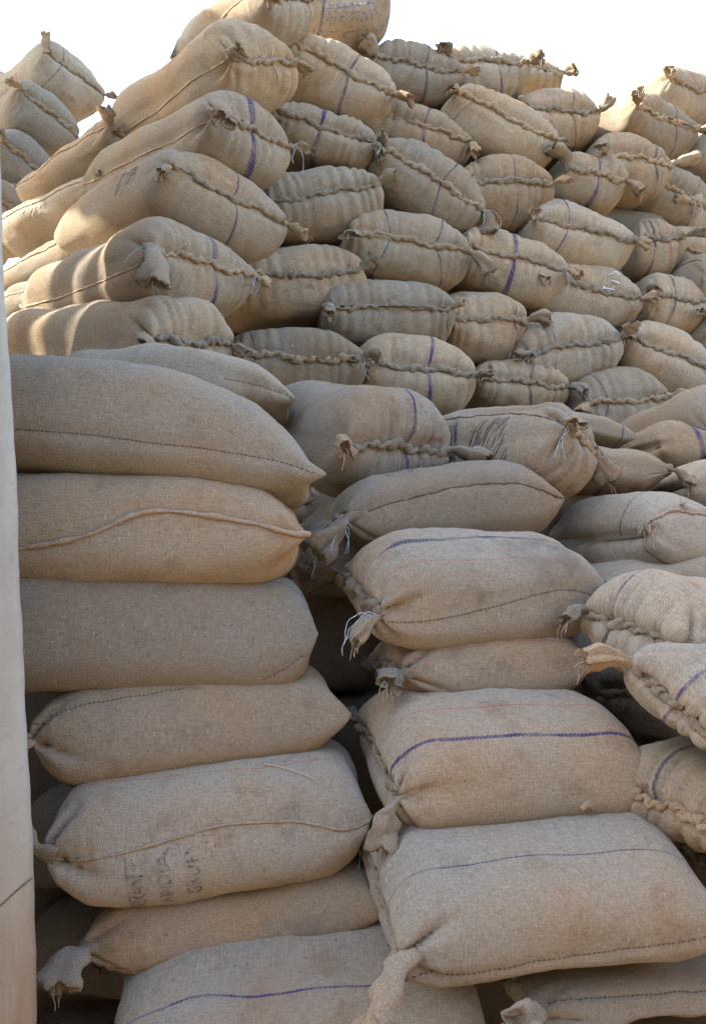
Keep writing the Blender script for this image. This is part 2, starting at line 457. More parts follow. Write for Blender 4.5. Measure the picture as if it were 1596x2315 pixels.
def rope_path_tube(geo, pts, r0, lay, seed, amp=.34):
    """two-strand twisted rope of cloth"""
    P = np.asarray(pts); seg = np.linalg.norm(np.diff(P, axis=0), axis=1); l = np.concatenate([[0], np.cumsum(seg)])
    rs = np.random.RandomState(seed); f1, f2 = rs.uniform(0, 6, 2)
    jit = .92 + .26 * np.sin(l * 31 + f1) + .18 * np.sin(l * 83 + f2) + .12 * np.sin(l * 171 + f1)
    def mod(i, ang):
        ll = l[i] + .011 * np.sin(l[i] * 37 + f2) + .006 * np.sin(l[i] * 91 + f1)
        return (1 + amp * np.cos(2 * ang - 2 * math.pi * ll / lay * 1.0) + .10 * np.cos(7 * ang + 90 * ll)) * 1.0
    V, F = tube_geo(P, r0 * jit, 14, .85, mod); geo.add(V, F)

def build_sack(sp):
    G, nrm = sp['G'], sp['nrm']; X, Y, Z, xs, ts, phi, c = sp['aux']; fr = sp['fr']
    nu, nv = G.shape[:2]; r = random.Random(sp['seed'])
    lo = G.reshape(-1, 3); org = np.array([lo[:, 0].mean(), lo[:, 1].mean(), lo[:, 2].min()])
    root = bpy.data.objects.new("jute_sack", None); coll.objects.link(root); root.location = org
    root.empty_display_size = .1
    tag(root, sp['label'], "sack", sp.get('group'))
    V = (G - org).reshape(-1, 3); F = []
    for i in range(nu - 1):
        for j in range(nv):
            k = (j + 1) % nv; F.append((i * nv + j, i * nv + k, (i + 1) * nv + k, (i + 1) * nv + j))
    F.append(tuple(range(nv - 1, -1, -1))); F.append(tuple((nu - 1) * nv + j for j in range(nv)))
    # make faces look outwards
    q = F[(nu // 2) * nv]; pa, pb, pc = V[q[0]], V[q[1]], V[q[2]]
    if np.dot(np.cross(pb - pa, pc - pb), nrm[nu // 2, 0]) < 0: F = [f[::-1] for f in F]
    body = link_mesh("body", V, F, JUTE, root); me = body.data
    hw = .5 * fr['W'] * 1.25
    cc = np.repeat(c[None], nu, 0); sgn = np.sign(np.where(np.abs(phi) < 1e-6, 1, phi))[None].repeat(nu, 0)
    # cloth coordinates (metres): along the sack and across it, upper and under side kept apart
    uvv = np.stack([X, (cc - 1) * hw * sgn], -1).reshape(-1, 2)
    li = np.empty(len(me.loops), dtype=np.int32); me.loops.foreach_get("vertex_index", li)
    uvl = me.uv_layers.new(name="cloth"); uvl.data.foreach_set("uv", uvv[li].astype(np.float32).ravel())
    def vattr(name, arr):
        at = me.attributes.new(name, 'FLOAT', 'POINT'); at.data.foreach_set("value", np.asarray(arr, np.float32).ravel())
    cols = {'v': 'stripe_violet', 'n': 'stripe_navy', 'r': 'stripe_red'}
    dist = {k: None for k in cols}
    for st in sp.get('stripes', ()):
        k, c0, mm = st[0], st[1], st[2] * .82; side = st[3] if len(st) > 3 else 0
        if side in ('ring',): d = (X - c0 + .012 * sines(np.stack([X, Y, Z], -1), 8, sp['seed'] + 9)) / (mm * .0005)
        else:
            wob = sp.get('wob', .006) * np.sin(X * 9 + sp['seed']) + sp.get('wob', .006) * .6 * np.sin(X * 23 + 1.7 * sp['seed'])
            d = ((cc - c0) * hw + wob) / (mm * .0005)
            if side: d = np.where(sgn * side > 0, d, 60)
        dist[k] = d if dist[k] is None else np.where(np.abs(d) < np.abs(dist[k]), d, dist[k])
    for k, nm in cols.items(): vattr(nm, np.full((nu, nv), 60.) if dist[k] is None else dist[k])
    for nm in ('stain', 'rust'):
        acc = np.zeros((nu, nv))
        for (x0, p0, rad) in sp.get(nm, ()):
            ctr = surf(sp, x0, p0); acc = np.maximum(acc, np.exp(-(np.linalg.norm(G - ctr, axis=2) / rad) ** 2))
        vattr(nm, acc)
    vattr('brown', np.full((nu, nv), BROWN.get(sp['key'], r.uniform(.1, .75))))
    # ---- mouth: the gathered seam and the two tied corners
    half = math.pi
    if sp.get('chain', 1):
        n = 90; pts = []
        ph = r.uniform(0, 6)
        for t in np.linspace(-1, 1, n):
            top = surf(sp, .0, math.acos(max(-1, min(1, t)))); bot = surf(sp, .0, -math.acos(max(-1, min(1, t))))
            w = .5 + .5 * math.sin(t * 5 + ph)
            p = (top + bot) / 2 - fr['a'] * .008 + fr['ez'] * (.009 * math.sin(t * 4 + ph * 2) + .006 * math.sin(t * 11 + ph) + .004 * math.sin(t * 31 + ph))
            pts.append(p)
        g = Geo(); rope_path_tube(g, pts, sp.get('chain_r', r.uniform(.012, .0175)), sp.get('lay', r.uniform(.034, .058)), sp['seed'], r.uniform(.12, .36))
        g.link("mouth_seam", ROPE, root, org)
    ears = sp.get('ears', (1, 1))
    for sg, es in ((-1, ears[0]), (1, ears[1])):
        if not es: continue
        es = dict(size=1.0) if es == 1 else es
        p0 = surf(sp, .004, 0.0 if sg > 0 else math.pi)
        up = es.get('up', r.uniform(-.2, .5)); out = es.get('out', r.uniform(.5, 1.0)); fwd = es.get('fwd', r.uniform(.3, .9))
        d0 = fr['ew'] * sg * out - fr['a'] * fwd + np.array([0, 0, 1.]) * up
        sz = es.get('size', 1.0) * r.uniform(.88, 1.12)
        g = Geo(); tip, td, neck = ear_geo(g, p0, d0, .075 * sz * es.get('len', 1.0), .017 * sz ** .7, sp['seed'] + 11 + sg, es.get('drop', .5), es.get('flare', 1.0))
        e = g.link("tied_corner", ROPE, root, org)
        if es.get('fray', 1):
            g = Geo()
            for k in range(es.get('nfray', 4)):
                strand(g, tip + np.array([r.uniform(-.012, .012) for _ in range(3)]), td + np.array([r.uniform(-.5, .5) for _ in range(3)]), r.uniform(.02, .065), .0011, sp['seed'] + k * 7 + sg)
            g.link("loose_threads", HEM, e, org)["kind"] = "stuff"
        if es.get('string'):
            g = Geo()
            a1 = np.arange(14) / 12 * 2 * math.pi; d_ = unit(td); u_ = unit(np.cross(d_, [.2, .3, 1])); v_ = np.cross(d_, u_)
            V2, F2 = tube_geo([neck + (u_ * math.cos(q_) + v_ * math.sin(q_)) * .0125 * sz for q_ in a1], .0014, 5); g.add(V2, F2)
            for k in range(es['string']):
                strand(g, neck + np.array([0, -.012, -.004]), np.array([r.uniform(-.6, .6), -.6, r.uniform(-.4, .5)]), r.uniform(.08, .17) * es.get('slen', 1), .0013, sp['seed'] + 50 + k * 3 + sg, 5, .55, .9, 11)
            g.link("tie_string", TEAL if es.get('teal') else STRING, e, org)
    # ---- side seam along the length
    sm = sp.get('seam')
    if sm:
        kind, keys = sm[0], np.array(sm[1], float)
        xx = np.linspace(keys[0, 0], keys[-1, 0], 110) * fr['L']
        pp = np.interp(xx / fr['L'], keys[:, 0], keys[:, 1])
        ker = np.ones(15) / 15; pp = np.convolve(np.pad(pp, 7, mode='edge'), ker, 'valid')
        g = Geo()
        if kind == 'hem':
            pts = [surf(sp, x, p, .003) for x, p in zip(xx, pp)]
            rope_path_tube(g, pts, sp.get('hem_r', .0055), .016, sp['seed'], .16); g.link("side_seam", HEM, root, org)
        elif kind == 'fold':
            pts = [surf(sp, x, p, .001) for x, p in zip(xx, pp)]
            rope_path_tube(g, pts, .0036, .010, sp['seed'], .22); g.link("side_seam", STITCH if len(sm) > 2 else HEM, root, org)
        else:
            tot = fr['L'] * (keys[-1, 0] - keys[0, 0]); n = int(tot / .0105)
            for k in range(n):
                x0 = (keys[0, 0] * fr['L']) + tot * (k + .1) / n; x1 = x0 + tot / n * .62
                sh = lambda x: np.interp(x, xx, pp)
                P2 = [surf(sp, x0, sh(x0), -.0004), surf(sp, (x0 + x1) / 2, sh((x0 + x1) / 2), .0012), surf(sp, x1, sh(x1), -.0004)]
                V2, F2 = tube_geo(P2, .0017, 4); g.add(V2, F2)
            g.link("seam_stitching", STITCH, root, org)["kind"] = "stuff"
    for fn in sp.get('extra', ()): fn(sp, root, org)
    return root

def lettering(text, x0, phi0, size, along, mat=INK, flip=1, squash=1.0):
    """ink print laid onto the cloth; along='x': baseline runs from mouth to bottom; 'w': across the sack"""
    def fn(sp, root, org):
        cu = bpy.data.curves.new("printed_lettering", 'FONT'); cu.body = text; cu.size = size; cu.align_x = 'CENTER'; cu.align_y = 'CENTER'
        cu.resolution_u = 2
        t = bpy.data.objects.new("tmp", cu); coll.objects.link(t)
        dg = bpy.context.evaluated_depsgraph_get(); me = bpy.data.meshes.new_from_object(t.evaluated_get(dg))
        bpy.data.objects.remove(t)
        import bmesh
        bm = bmesh.new(); bm.from_mesh(me)
        for _ in range(2):
            long_e = [e for e in bm.edges if e.calc_length() > size * .16]
            if long_e: bmesh.ops.subdivide_edges(bm, edges=long_e, cuts=1)
        bmesh.ops.triangulate(bm, faces=bm.faces[:])
        V = np.array([v.co[:] for v in bm.verts]); F = [tuple(v.index for v in f.verts) for f in bm.faces]; bm.free()
        if len(V) == 0: return
        k = math.pi / (2 * .5 * sp['fr']['W'] * 1.25)          # radians of phi per metre across
        out = []
        for x, y, _ in V:
            y *= squash
            if along == 'x': xx, ph = x0 + x * flip, phi0 + y * k * flip
            else: xx, ph = x0 + y * flip, phi0 - x * k * flip
            out.append(surf(sp, xx, ph, .0016) - org)
        o = link_mesh("printed_lettering", out, F, mat, root, False); o["kind"] = "stuff"
        bpy.data.meshes.remove(me)
    return fn

def loose_cords(name, x0, phi0, n, length, seed, mat, rad=.0016, drop=.9):
    """cords or threads hanging off the cloth"""
    def fn(sp, root, org):
        r = random.Random(seed); g = Geo()
        for i in range(n):
            p = surf(sp, max(0., x0 + r.uniform(-.02, .02)), phi0 + r.uniform(-.12, .12), .004)
            strand(g, p, np.array([r.uniform(-.7, .7), -.7, r.uniform(-.2, .5)]), length * r.uniform(.6, 1.2), rad, seed + i * 5, 5, .5, drop, 11)
        g.link(name, mat, root, org)
    return fn

def hatch_marks(x0, phi0, w, h, n, seed, slant=.5, mat=INK):
    """short ink strokes of a smeared stamp"""
    def fn(sp, root, org):
        r = random.Random(seed); g = Geo(); k = math.pi / (sp['fr']['W'] * 1.25)
        for i in range(n):
            u = x0 + (r.random() - .5) * w; v = (r.random() - .5) * h; ln = r.uniform(.015, .04)
            P2 = []
            for t in np.linspace(-.5, .5, 4):
                P2.append(surf(sp, u + t * ln * slant, phi0 + (v + t * ln) * k, .0006))
            V, F = tube_geo(P2, r.uniform(.0013, .0026), 4, .5); g.add(V, F)
        g.link("printed_marks", mat, root, org)["kind"] = "stuff"
    return fn

# ------------------------------------------------------------------ where every sack lies
GU = "sacks laid end-on in the upper stack"
GC = "sacks at the corner of the upper stack"
GL = "sacks of the lower left pile"
GR = "sacks of the lower right pile"
GM = "sacks on the step between the piles"
GB = "sacks of the stack far left"
E = lambda **k: k
BROWN = dict(b1=.1, b2=.05, b3=.1, b4=.1, l1=.25, l2=.85, l3=.25, l4=.75, l5=.35, l6=.95, l7=.15, l0=.3, r1=.35, r3=.8, r4=.35, r8=.1, r9=.5, r2=.35, r5=.3, r7=.5, r6=.7, u18=.95, u20=.85,
             u25=.9, m4=1., m3=.6, u4=.75, c4=.45, c5=.5, u22=.6, u35=.8, u38=.9, u34=.5, m1=.2, m2=.3, m5=.5, m6=.3, l2b=.8)
OVR = {
 'm6': dict(h=190, ends=((1245, 1218), (1650, 1228)), chain=0, pleat=0, crease=(0, .3), ears=(E(size=1.), 0), extra=[loose_cords('frayed_cord', .02, .35, 9, .07, 8, HEM, .002), loose_cords('frayed_tuft', .17, .55, 14, .03, 9, HEM, .0016, .4)]),
 'm4': dict(crease=(0, 0), rm=.1, pleat=0), 'm3': dict(prof=[(0, .8), (.3, .95), (1, 1)], h=128),
 'l8': dict(Y=(2.95, 2.95)), 'l9': dict(Y=(2.95, 2.95)), 'l10': dict(Y=(2.9, 2.9)),
 'r9': dict(ends=((1078, 2215), (1840, 2165)), h=195, Y=(1.96, 2.05)), 'u31': dict(extra=[loose_cords("plastic_scrap", .0, 1.3, 5, .07, 3, WHITE, .003, .2)]),
 'u21': dict(extra=[loose_cords("cord", .0, .2, 3, .30, 5, HEM, .003)], box=(1500, 455, 215, 150, 26), off=.22),
 'u26': dict(box=(1548, 585, 190, 165, 16), off=.18),
 'u44': dict(extra=[loose_cords("cord", .0, 2.9, 3, .28, 6, HEM, .003)], box=(1600, 490, 190, 160, 10), off=.18),
 'u43': dict(box=(1615, 745, 150, 150, 20), off=.02),
 'u40': dict(box=(1545, 945, 200, 130, 0), off=.02),                                            # later measurements, by sack
 'l1': dict(ends=((-190, 940), (738, 1062)), sag=-36, tail=.045, h=275, belly=.0),
 'l2': dict(ends=((-170, 1196), (702, 1222)), h=252),
 'l0': dict(belly=0.),
 'r1': dict(Y=(2.18, 2.34), W=.42, roll=16, tmin=.22, h=262, ears=(E(size=1.3, drop=.4), E(size=1.35, drop=.9, string=3, slen=1.1, flare=.7))),
 'r4': dict(Y=(2.05, 2.15), W=.50, roll=14, tmin=.26, h=325, chain_r=.009, rm=.11, sq=2.7, ears=(E(size=1.), E(size=1.7, drop=1.8, flare=.7, out=.4, fwd=.3)), stripes=[('v', .56, 13, 1), ('r', .22, 6, 1)]),
 'r8': dict(seam=('stitch', [(.05, -.32), (.35, -.26), (.7, -.12), (.98, -.05)]), ends=((832, 2050), (1640, 1975)), h=335, Y=(1.84, 1.94), W=.50, roll=14, tmin=.26, chain_r=.009, rm=.11, sq=2.7, rust=(), stripes=[('n', .28, 5, 1)], ears=(E(size=1.7, drop=1.0, teal=1, string=2, flare=.5), E(size=2.8, drop=1.9, len=1.2, flare=.6, out=.5, fwd=.5))),
 'r3': dict(Y=(2.26, 2.36), h=190, ears=(0, E(size=1.3, drop=.9))),
 'r6': dict(pleat=.004, h=210, Y=(2.3, 2.45), ends=((1335, 1580), (1700, 1560)), ears=(E(size=1.2, nfray=8), E(size=1.5, drop=1.5))),
 'l7': dict(stripes=[('v', .20, 7, 1)], ends=((215, 2355), (1118, 2248)), h=385, sag=-6, roll=22, W=.46, tmin=.28, ears=(E(size=1.6, up=.6), E(size=2.7, drop=.8, up=.5))),
 'l5': dict(ears=(0, E(size=2.7, drop=.9, flare=.9, out=.25, fwd=.8, up=.3))), 'l6': dict(Y=(2.16, 2.2), h=255),
 'm5': dict(rb=.10, tip=.6, h=178, ends=((712, 1190), (1278, 1136)), ears=(E(size=1.6, drop=1.), E(size=2.0, drop=1.4, string=3, out=.6))),
 'r0': dict(ends=((1235, 1335), (1720, 1318)), h=130, Y=(2.6, 2.7)),
 'r11': dict(h=240, ends=((1440, 1930), (1840, 1935)), Y=(2.3, 2.35)),
 'r12': dict(Y=(2.85, 2.85), chain=1, ears=(0, E(size=1.4))),
 'r13': dict(Y=(2.85, 2.85)),
 'r14': dict(Y=(2.7, 2.75), h=300),
}

# --- upper face, end-on, from the skyline down
U = [
 ("u1", "rounded sack on the skyline stamped with blue lettering and a violet stripe", dict(box=(778, 30, 200, 160, -6), yaw=-8, chain=0, ears=(0, 0), pleat=0, groove=0, rm=.2, crease=(0, 0), off=.02,
   stripes=[('v', -.42, 20), ('n', .8, 14)], extra=[lettering("सरकार", .022, -1.52, .095, 'w', flip=-1, squash=.6), lettering("GOVT OF INDIA", .085, -1.52, .058, 'w', flip=-1)])),
 ("u4", "sack with a drooping braided seam under the stamped skyline sack", dict(box=(762, 188, 255, 165, 27), stripes=[('n', .05, 14)], ears=(E(size=1.3, up=.6), E(size=1.7, up=.3, drop=.9)), off=-.04)),
 ("u5", "skyline sack with navy stripe, right of the stamped sack", dict(box=(930, 178, 208, 150, 12), stripes=[('n', .1, 16)], ears=(E(size=1.3, up=.9), E(size=1.1)), off=.1)),
 ("u6", "skyline sack with a broad folded lip left of its blue stripe", dict(box=(1082, 168, 208, 142, 3), stripes=[('v', .12, 14)], ears=(E(size=1.8, up=.1, fwd=.7, out=.3), E(size=1.3, up=.3)), off=.12)),
 ("u7", "small sack end peeping out behind the right skyline sack", dict(box=(1200, 186, 130, 80, 5), off=.55, stripes=[], ears=(0, E(size=1.2, up=.7, out=1.2)))),
 ("u8", "sack with one red and one navy stripe below the skyline dip", dict(box=(1248, 275, 202, 148, 3), stripes=[('r', -.28, 12), ('n', .18, 13)], ears=(E(size=1.3, fwd=.9), E(size=1.4, up=1.1)), off=.08)),
 ("u10", "topmost sack at the far right against the sky", dict(box=(1535, 222, 250, 135, 16), yaw=-32, off=.42, stripes=[], ears=(E(size=1.2, up=.6), 0))),
 ("u9", "sack with sunlit left flank just below the far right top sack", dict(box=(1458, 288, 235, 140, 20), yaw=-35, off=.1, stripes=[('n', .15, 13)], ears=(E(size=1.4, up=.5), E(size=1.2, up=.2)))),
 ("u11", "sack with two violet stripe runs beside the upper corner sack", dict(box=(712, 314, 248, 138, 20), stripes=[('v', .02, 15)], ears=(1, E(size=1.1, string=2)), off=.02)),
 ("u12", "sack with braided seam sloping right under the corner ears", dict(box=(930, 312, 262, 135, 17), stripes=[('v', .05, 14), ('r', -.55, 6)], ears=(E(size=.9), E(size=1.4)), off=.04)),
 ("u13", "unstriped tilted sack with a long chain seam near the skyline", dict(box=(1120, 290, 268, 150, 27), stripes=[('n', -.5, 8)], ears=(1, E(size=.8)), off=.02, pleat=.007)),
 ("u20", "sack with red and dark stripes and a jutting ear, upper right", dict(box=(1412, 380, 205, 168, 10), stripes=[('r', -.35, 12), ('n', .3, 16)], ears=(E(size=1.6, fwd=1., out=.2), E(size=1.5, up=.4, len=1.3)), off=0.0)),
 ("u21", "shaded recessed sack with dangling cords at the upper right", dict(box=(1495, 448, 200, 125, 28), off=.42, stripes=[('v', .2, 8)], ears=(0, E(size=1.5, drop=1.2)))),
 ("u16", "plump sack with pleats rising to the right beside the corner", dict(box=(713, 462, 275, 155, -8), stripes=[('n', -.45, 9)], ears=(E(size=1.2), E(size=1.2, up=.5)), pleat=.012)),
 ("u17", "steeply tilted sack with an ear standing up at its left", dict(box=(955, 425, 262, 158, 33), stripes=[('v', .1, 10)], ears=(E(size=1.2, up=1.1), E(size=1.7, drop=.9, string=2)), off=-.02)),
 ("u18", "orange-brown sack whose straight seam ends in a drooping left flap", dict(box=(1128, 432, 228, 160, 2), stripes=[('n', .05, 7)], ears=(E(size=1.3, drop=1.4, out=.3), E(size=1.3, up=.5)), off=-.02)),
 ("u19", "sack with a big raised ear and a thick violet stripe", dict(box=(1322, 415, 172, 142, 14), stripes=[('v', .05, 16)], ears=(E(size=2.1, up=1.0, out=.5, flare=.5), E(size=1.3)), off=-.02)),
 ("u24", "wide pale sack with a violet stripe near its left end", dict(box=(1298, 538, 268, 155, 12), stripes=[('v', -.25, 10)], ears=(E(size=1.2), E(size=1.1, up=.1)), pleat=.006, off=-.04)),
 ("u25", "sack with crimson and dark stripes next to the wide pale sack", dict(box=(1465, 552, 155, 158, -3), stripes=[('r', .15, 13), ('n', -.2, 14)], ears=(0, E(size=1.6, up=.5)), off=.1)),
 ("u26", "shaded sack with white string in the right-hand recess", dict(box=(1548, 590, 160, 140, 18), off=.38, stripes=[('v', .1, 7)], ears=(E(size=1.1, string=3), 0))),
 ("u22", "sack with twin navy stripes and a hanging right ear", dict(box=(912, 562, 288, 175, 9), stripes=[('n', .28, 15), ('v', -.25, 9)], ears=(E(size=1.4, fwd=.9, out=.2), E(size=1.9, drop=1.4, len=1.3)), off=-.06, pleat=.009)),
 ("u23", "sack with violet stripe and blue string on its right ear", dict(box=(1140, 598, 245, 172, 14), stripes=[('v', .0, 14)], ears=(E(size=.9), E(size=1.4, string=3)), off=-.02)),
 ("u28", "wrinkled sack beside the corner, braid rising to the right", dict(box=(668, 634, 295, 190, -4), stripes=[('n', .62, 8)], ears=(E(size=.8, string=2), E(size=1.3, up=.6)), pleat=.010)),
 ("u29", "sack with a level braided seam in the middle of the face", dict(box=(868, 706, 288, 172, 1), stripes=[('n', .62, 9)], ears=(E(size=1.2, drop=1.), E(size=1.0)), pleat=.010, off=-.04)),
 ("u30", "dark bulging sack with an open mouth corner and a knot left", dict(box=(1083, 730, 208, 195, 2), stripes=[('v', .45, 9)], ears=(E(size=1.8, drop=1.1), E(size=1.5, up=.3)), off=.0, pleat=.010)),
 ("u31", "long sack with a scrap of white plastic on its seam", dict(box=(1302, 666, 270, 138, 12), stripes=[], ears=(E(size=1.4), E(size=1.3)), pleat=.008, off=.02)),
 ("u32", "sack with navy stripe and frayed ear near the right edge", dict(box=(1503, 686, 185, 145, 8), stripes=[('n', -.05, 12), ('v', -.5, 6)], ears=(E(size=1.4), E(size=1.4, string=2)), off=.05)),
 ("u34", "pleated sack with thin violet stripe on its left side", dict(box=(660, 815, 302, 185, 3), stripes=[('v', -.45, 9)], ears=(E(size=1.1), E(size=1.2, string=2)), pleat=.010, off=-.12)),
 ("u35", "sack crossed by a broad dotted violet stripe above the step", dict(box=(928, 842, 268, 155, 8), stripes=[('v', .08, 17)], ears=(E(size=1.6, fwd=.9), E(size=1.5)), off=-.12, pleat=.008)),
 ("u36", "sack with frilled braid rising to a curled right ear", dict(box=(1270, 788, 258, 155, -9), stripes=[('v', -.25, 8)], ears=(E(size=1.2, string=2), E(size=1.4, up=.7)), off=-.05, pleat=.011)),
 ("u37", "large tilted sack with a coiled seam near the right edge", dict(box=(1490, 812, 250, 165, 22), stripes=[('n', .55, 9)], ears=(E(size=1.4), E(size=1.0, string=3)), off=-.05, pleat=.008)),
 ("u38", "low brown sack with a curved navy stripe above the printed sack", dict(box=(1155, 872, 225, 120, 8), stripes=[('n', .1, 13)], ears=(E(size=1.2, up=.0), E(size=1.6, drop=.6)), off=.02, chain=1)),
 ("u39", "gathered sack with a navy stripe left of its frilled mouth", dict(box=(1385, 908, 245, 155, -4), stripes=[('n', -.3, 10)], ears=(E(size=1.2), E(size=1.2, up=.6, string=1, slen=1.6)), off=-.1, pleat=.011)),
 ("u40", "shaded sack with a navy band under the large tilted sack", dict(box=(1545, 945, 180, 110, 0), off=.15, stripes=[('n', -.25, 10)], ears=(0, 0), chain=0, pleat=0)),
 ("u42", "sack with a rope hem cut by the right edge at mid height", dict(box=(1600, 640, 150, 140, 10), off=-.05, ears=(0, 0), chain=0, pleat=.004, seam=('hem', [(.05, 2.6), (.6, 2.8)]))),
 ("u43", "sack with a white cord at the right edge above the tilted one", dict(box=(1618, 742, 130, 130, 20), off=.1, stripes=[], ears=(E(size=1.2, string=2), 0))),
 ("u44", "shaded sack at the right edge with frayed cords hanging", dict(box=(1600, 480, 150, 130, 10), off=.35, stripes=[], ears=(E(size=1.5, drop=1.), 0))),
 ("u45", "sack on the right edge below the topmost right sack", dict(box=(1625, 350, 150, 150, 25), off=.12, stripes=[], ears=(E(size=1.2, string=2), 0))),
 ("u46", "grainy grey sack cut by the right edge near the step", dict(box=(1625, 960, 190, 150, -15), y=3.35, stripes=[], ears=(0, 0), chain=0, pleat=0, groove=0)),
]
for key, lab, kw in U:
    kw.setdefault('group', GU); sack(key, lab, **kw)

# --- corner column: mouths face the front, long flanks run away to the left
CY = dict(yaw=-48, pit=0, L=.90, group=GC, seen=.26, rb=.11, pb=.6, sq=2.9)
C = [
 ("c1", "top corner sack with pleated end and sunlit flank against the sky", dict(box=(608, 20, 185, 160, 8), y=3.95, L=.72, stripes=[], ears=(E(size=1.8, fwd=.8, out=.4), 0), seam=('fold', [(.0, 2.9), (1., 3.3)]))),
 ("c2", "corner sack with a creased tie, second from the top", dict(box=(552, 158, 225, 182, 6), y=3.68, stripes=[('n', .15, 7)], ears=(E(size=1.6, up=.2), 1), crease=(1.2, .5), seam=('fold', [(.04, 3.14), (1., 3.3)]))),
 ("c3", "corner sack with strong violet stripe and radiating creases at its tie", dict(box=(522, 312, 262, 195, 24), y=3.50, stripes=[('v', .0, 15)], ears=(E(size=1.8, drop=1.2, out=.3), E(size=1.1, string=2)), crease=(1.5, .4), seam=('fold', [(.04, 3.2), (1., 3.2)]))),
 ("c4", "corner sack with open chain stitches and faint round stamps", dict(box=(470, 458, 345, 188, 27), y=3.42, yaw=-44, stripes=[('n', .05, 9)], ears=(E(size=1.0, drop=1.), E(size=1.2)), pleat=.004, lay=.05, crease=(.3, .3),
    extra=[hatch_marks(.30, 3.0, .12, .10, 16, 4)])),
 ("c5", "corner sack with a thick hanging ear and bold violet stripe", dict(box=(425, 608, 325, 212, 12), y=3.30, yaw=-50, stripes=[('v', .05, 17), ('r', -.75, 5)], ears=(E(size=2.6, drop=1.6, out=.25, fwd=.6, flare=.5, string=1), E(size=1.1, string=3)), crease=(1.6, .3), seam=('fold', [(.05, 3.3), (1., 3.2)]))),
 ("c6", "corner sack with sun-bleached left side above the big smooth sacks", dict(box=(385, 768, 270, 200, 4), y=3.20, yaw=-54, L=1.0, stripes=[('n', .8, 6)], ears=(E(size=1.4, up=.2), E(size=1.0)), pleat=.010, crease=(1.3, .3), pit=6)),
]
for key, lab, kw in C:
    d = dict(CY); d.update(kw); sack(key, lab, **d)
byk = {s['key']: s for s in SACKS}
def behind(key, src, label, along, lift, side=0.0, **kw):
    f = byk[src]['fr']; fr = dict(f); a = unit(np.array([-.76, .65, 0]))
    fr['M'] = f['M'] + f['a'] * along + np.array([0, 0, lift]) + np.array([.65, .76, 0]) * side
    fr['a'], fr['ew'], fr['ez'] = frame_from_axis(a, kw.pop('roll', 16)); fr['L'] = .9; fr['W'] = .5; fr['T'] = .27; fr['bend'] = 0
    d = dict(group=GC, frame=fr, rb=.11, pb=.6); d.update(kw); return sack(key, label, **d)
behind("f1", "c2", "long flank sack with a wavy seam cord behind the corner, uppermost", .80, -.19, -.05, ears=(E(size=1.4, up=.5), 0), seam=('hem', [(.0, 3.14), (1., 3.14)]))
behind("f2", "c3", "flank sack with faint print in the shade left of the corner", .82, -.06, -.02, ears=(1, 0), seam=('hem', [(.0, 3.14), (1., 3.14)]), extra=[hatch_marks(.5, 3.5, .2, .06, 14, 9)])
behind("f3", "c4", "flank sack crossed by a narrow slit of sunlight", .84, -.05, -.02, ears=(1, 0), seam=('hem', [(.0, 3.14), (1., 3.14)]))
behind("f4", "c5", "flank sack lit bright by the sun at the left edge", .86, -.03, -.02, ears=(0, 0), seam=('fold', [(.0, 3.14), (1., 3.14)]))
behind("f5", "c6", "lowest sunlit flank sack beside the white post", .90, -.03, -.02, ears=(0, 0))
B = [
 ("b1", "dark sack with a tied spike standing up against the sky", dict(pleat=.003, box=(140, 178, 190, 165, 36), y=5.6, yaw=-48, L=1.1, stripes=[('n', -.3, 9)], ears=(E(size=1.7, up=2.2, out=.1, fwd=.1, drop=0, flare=.1), 1))),
 ("b2", "shaded sack second from the top of the far left stack", dict(pleat=.003, box=(82, 268, 190, 160, 38), y=5.3, yaw=-48, L=1.1, stripes=[], ears=(E(size=1.5), 0))),
 ("b3", "shaded sack low in the far left stack", dict(pleat=.003, box=(38, 380, 190, 165, 38), y=5.1, yaw=-48, L=1.1, stripes=[], ears=(1, 0))),
 ("b4", "lowest visible shaded sack of the far left stack", dict(pleat=.003, box=(10, 490, 190, 170, 34), y=5.0, yaw=-48, L=1.1, stripes=[], ears=(0, 0))),
]
for key, lab, kw in B: kw.setdefault('group', GB); sack(key, lab, **kw)

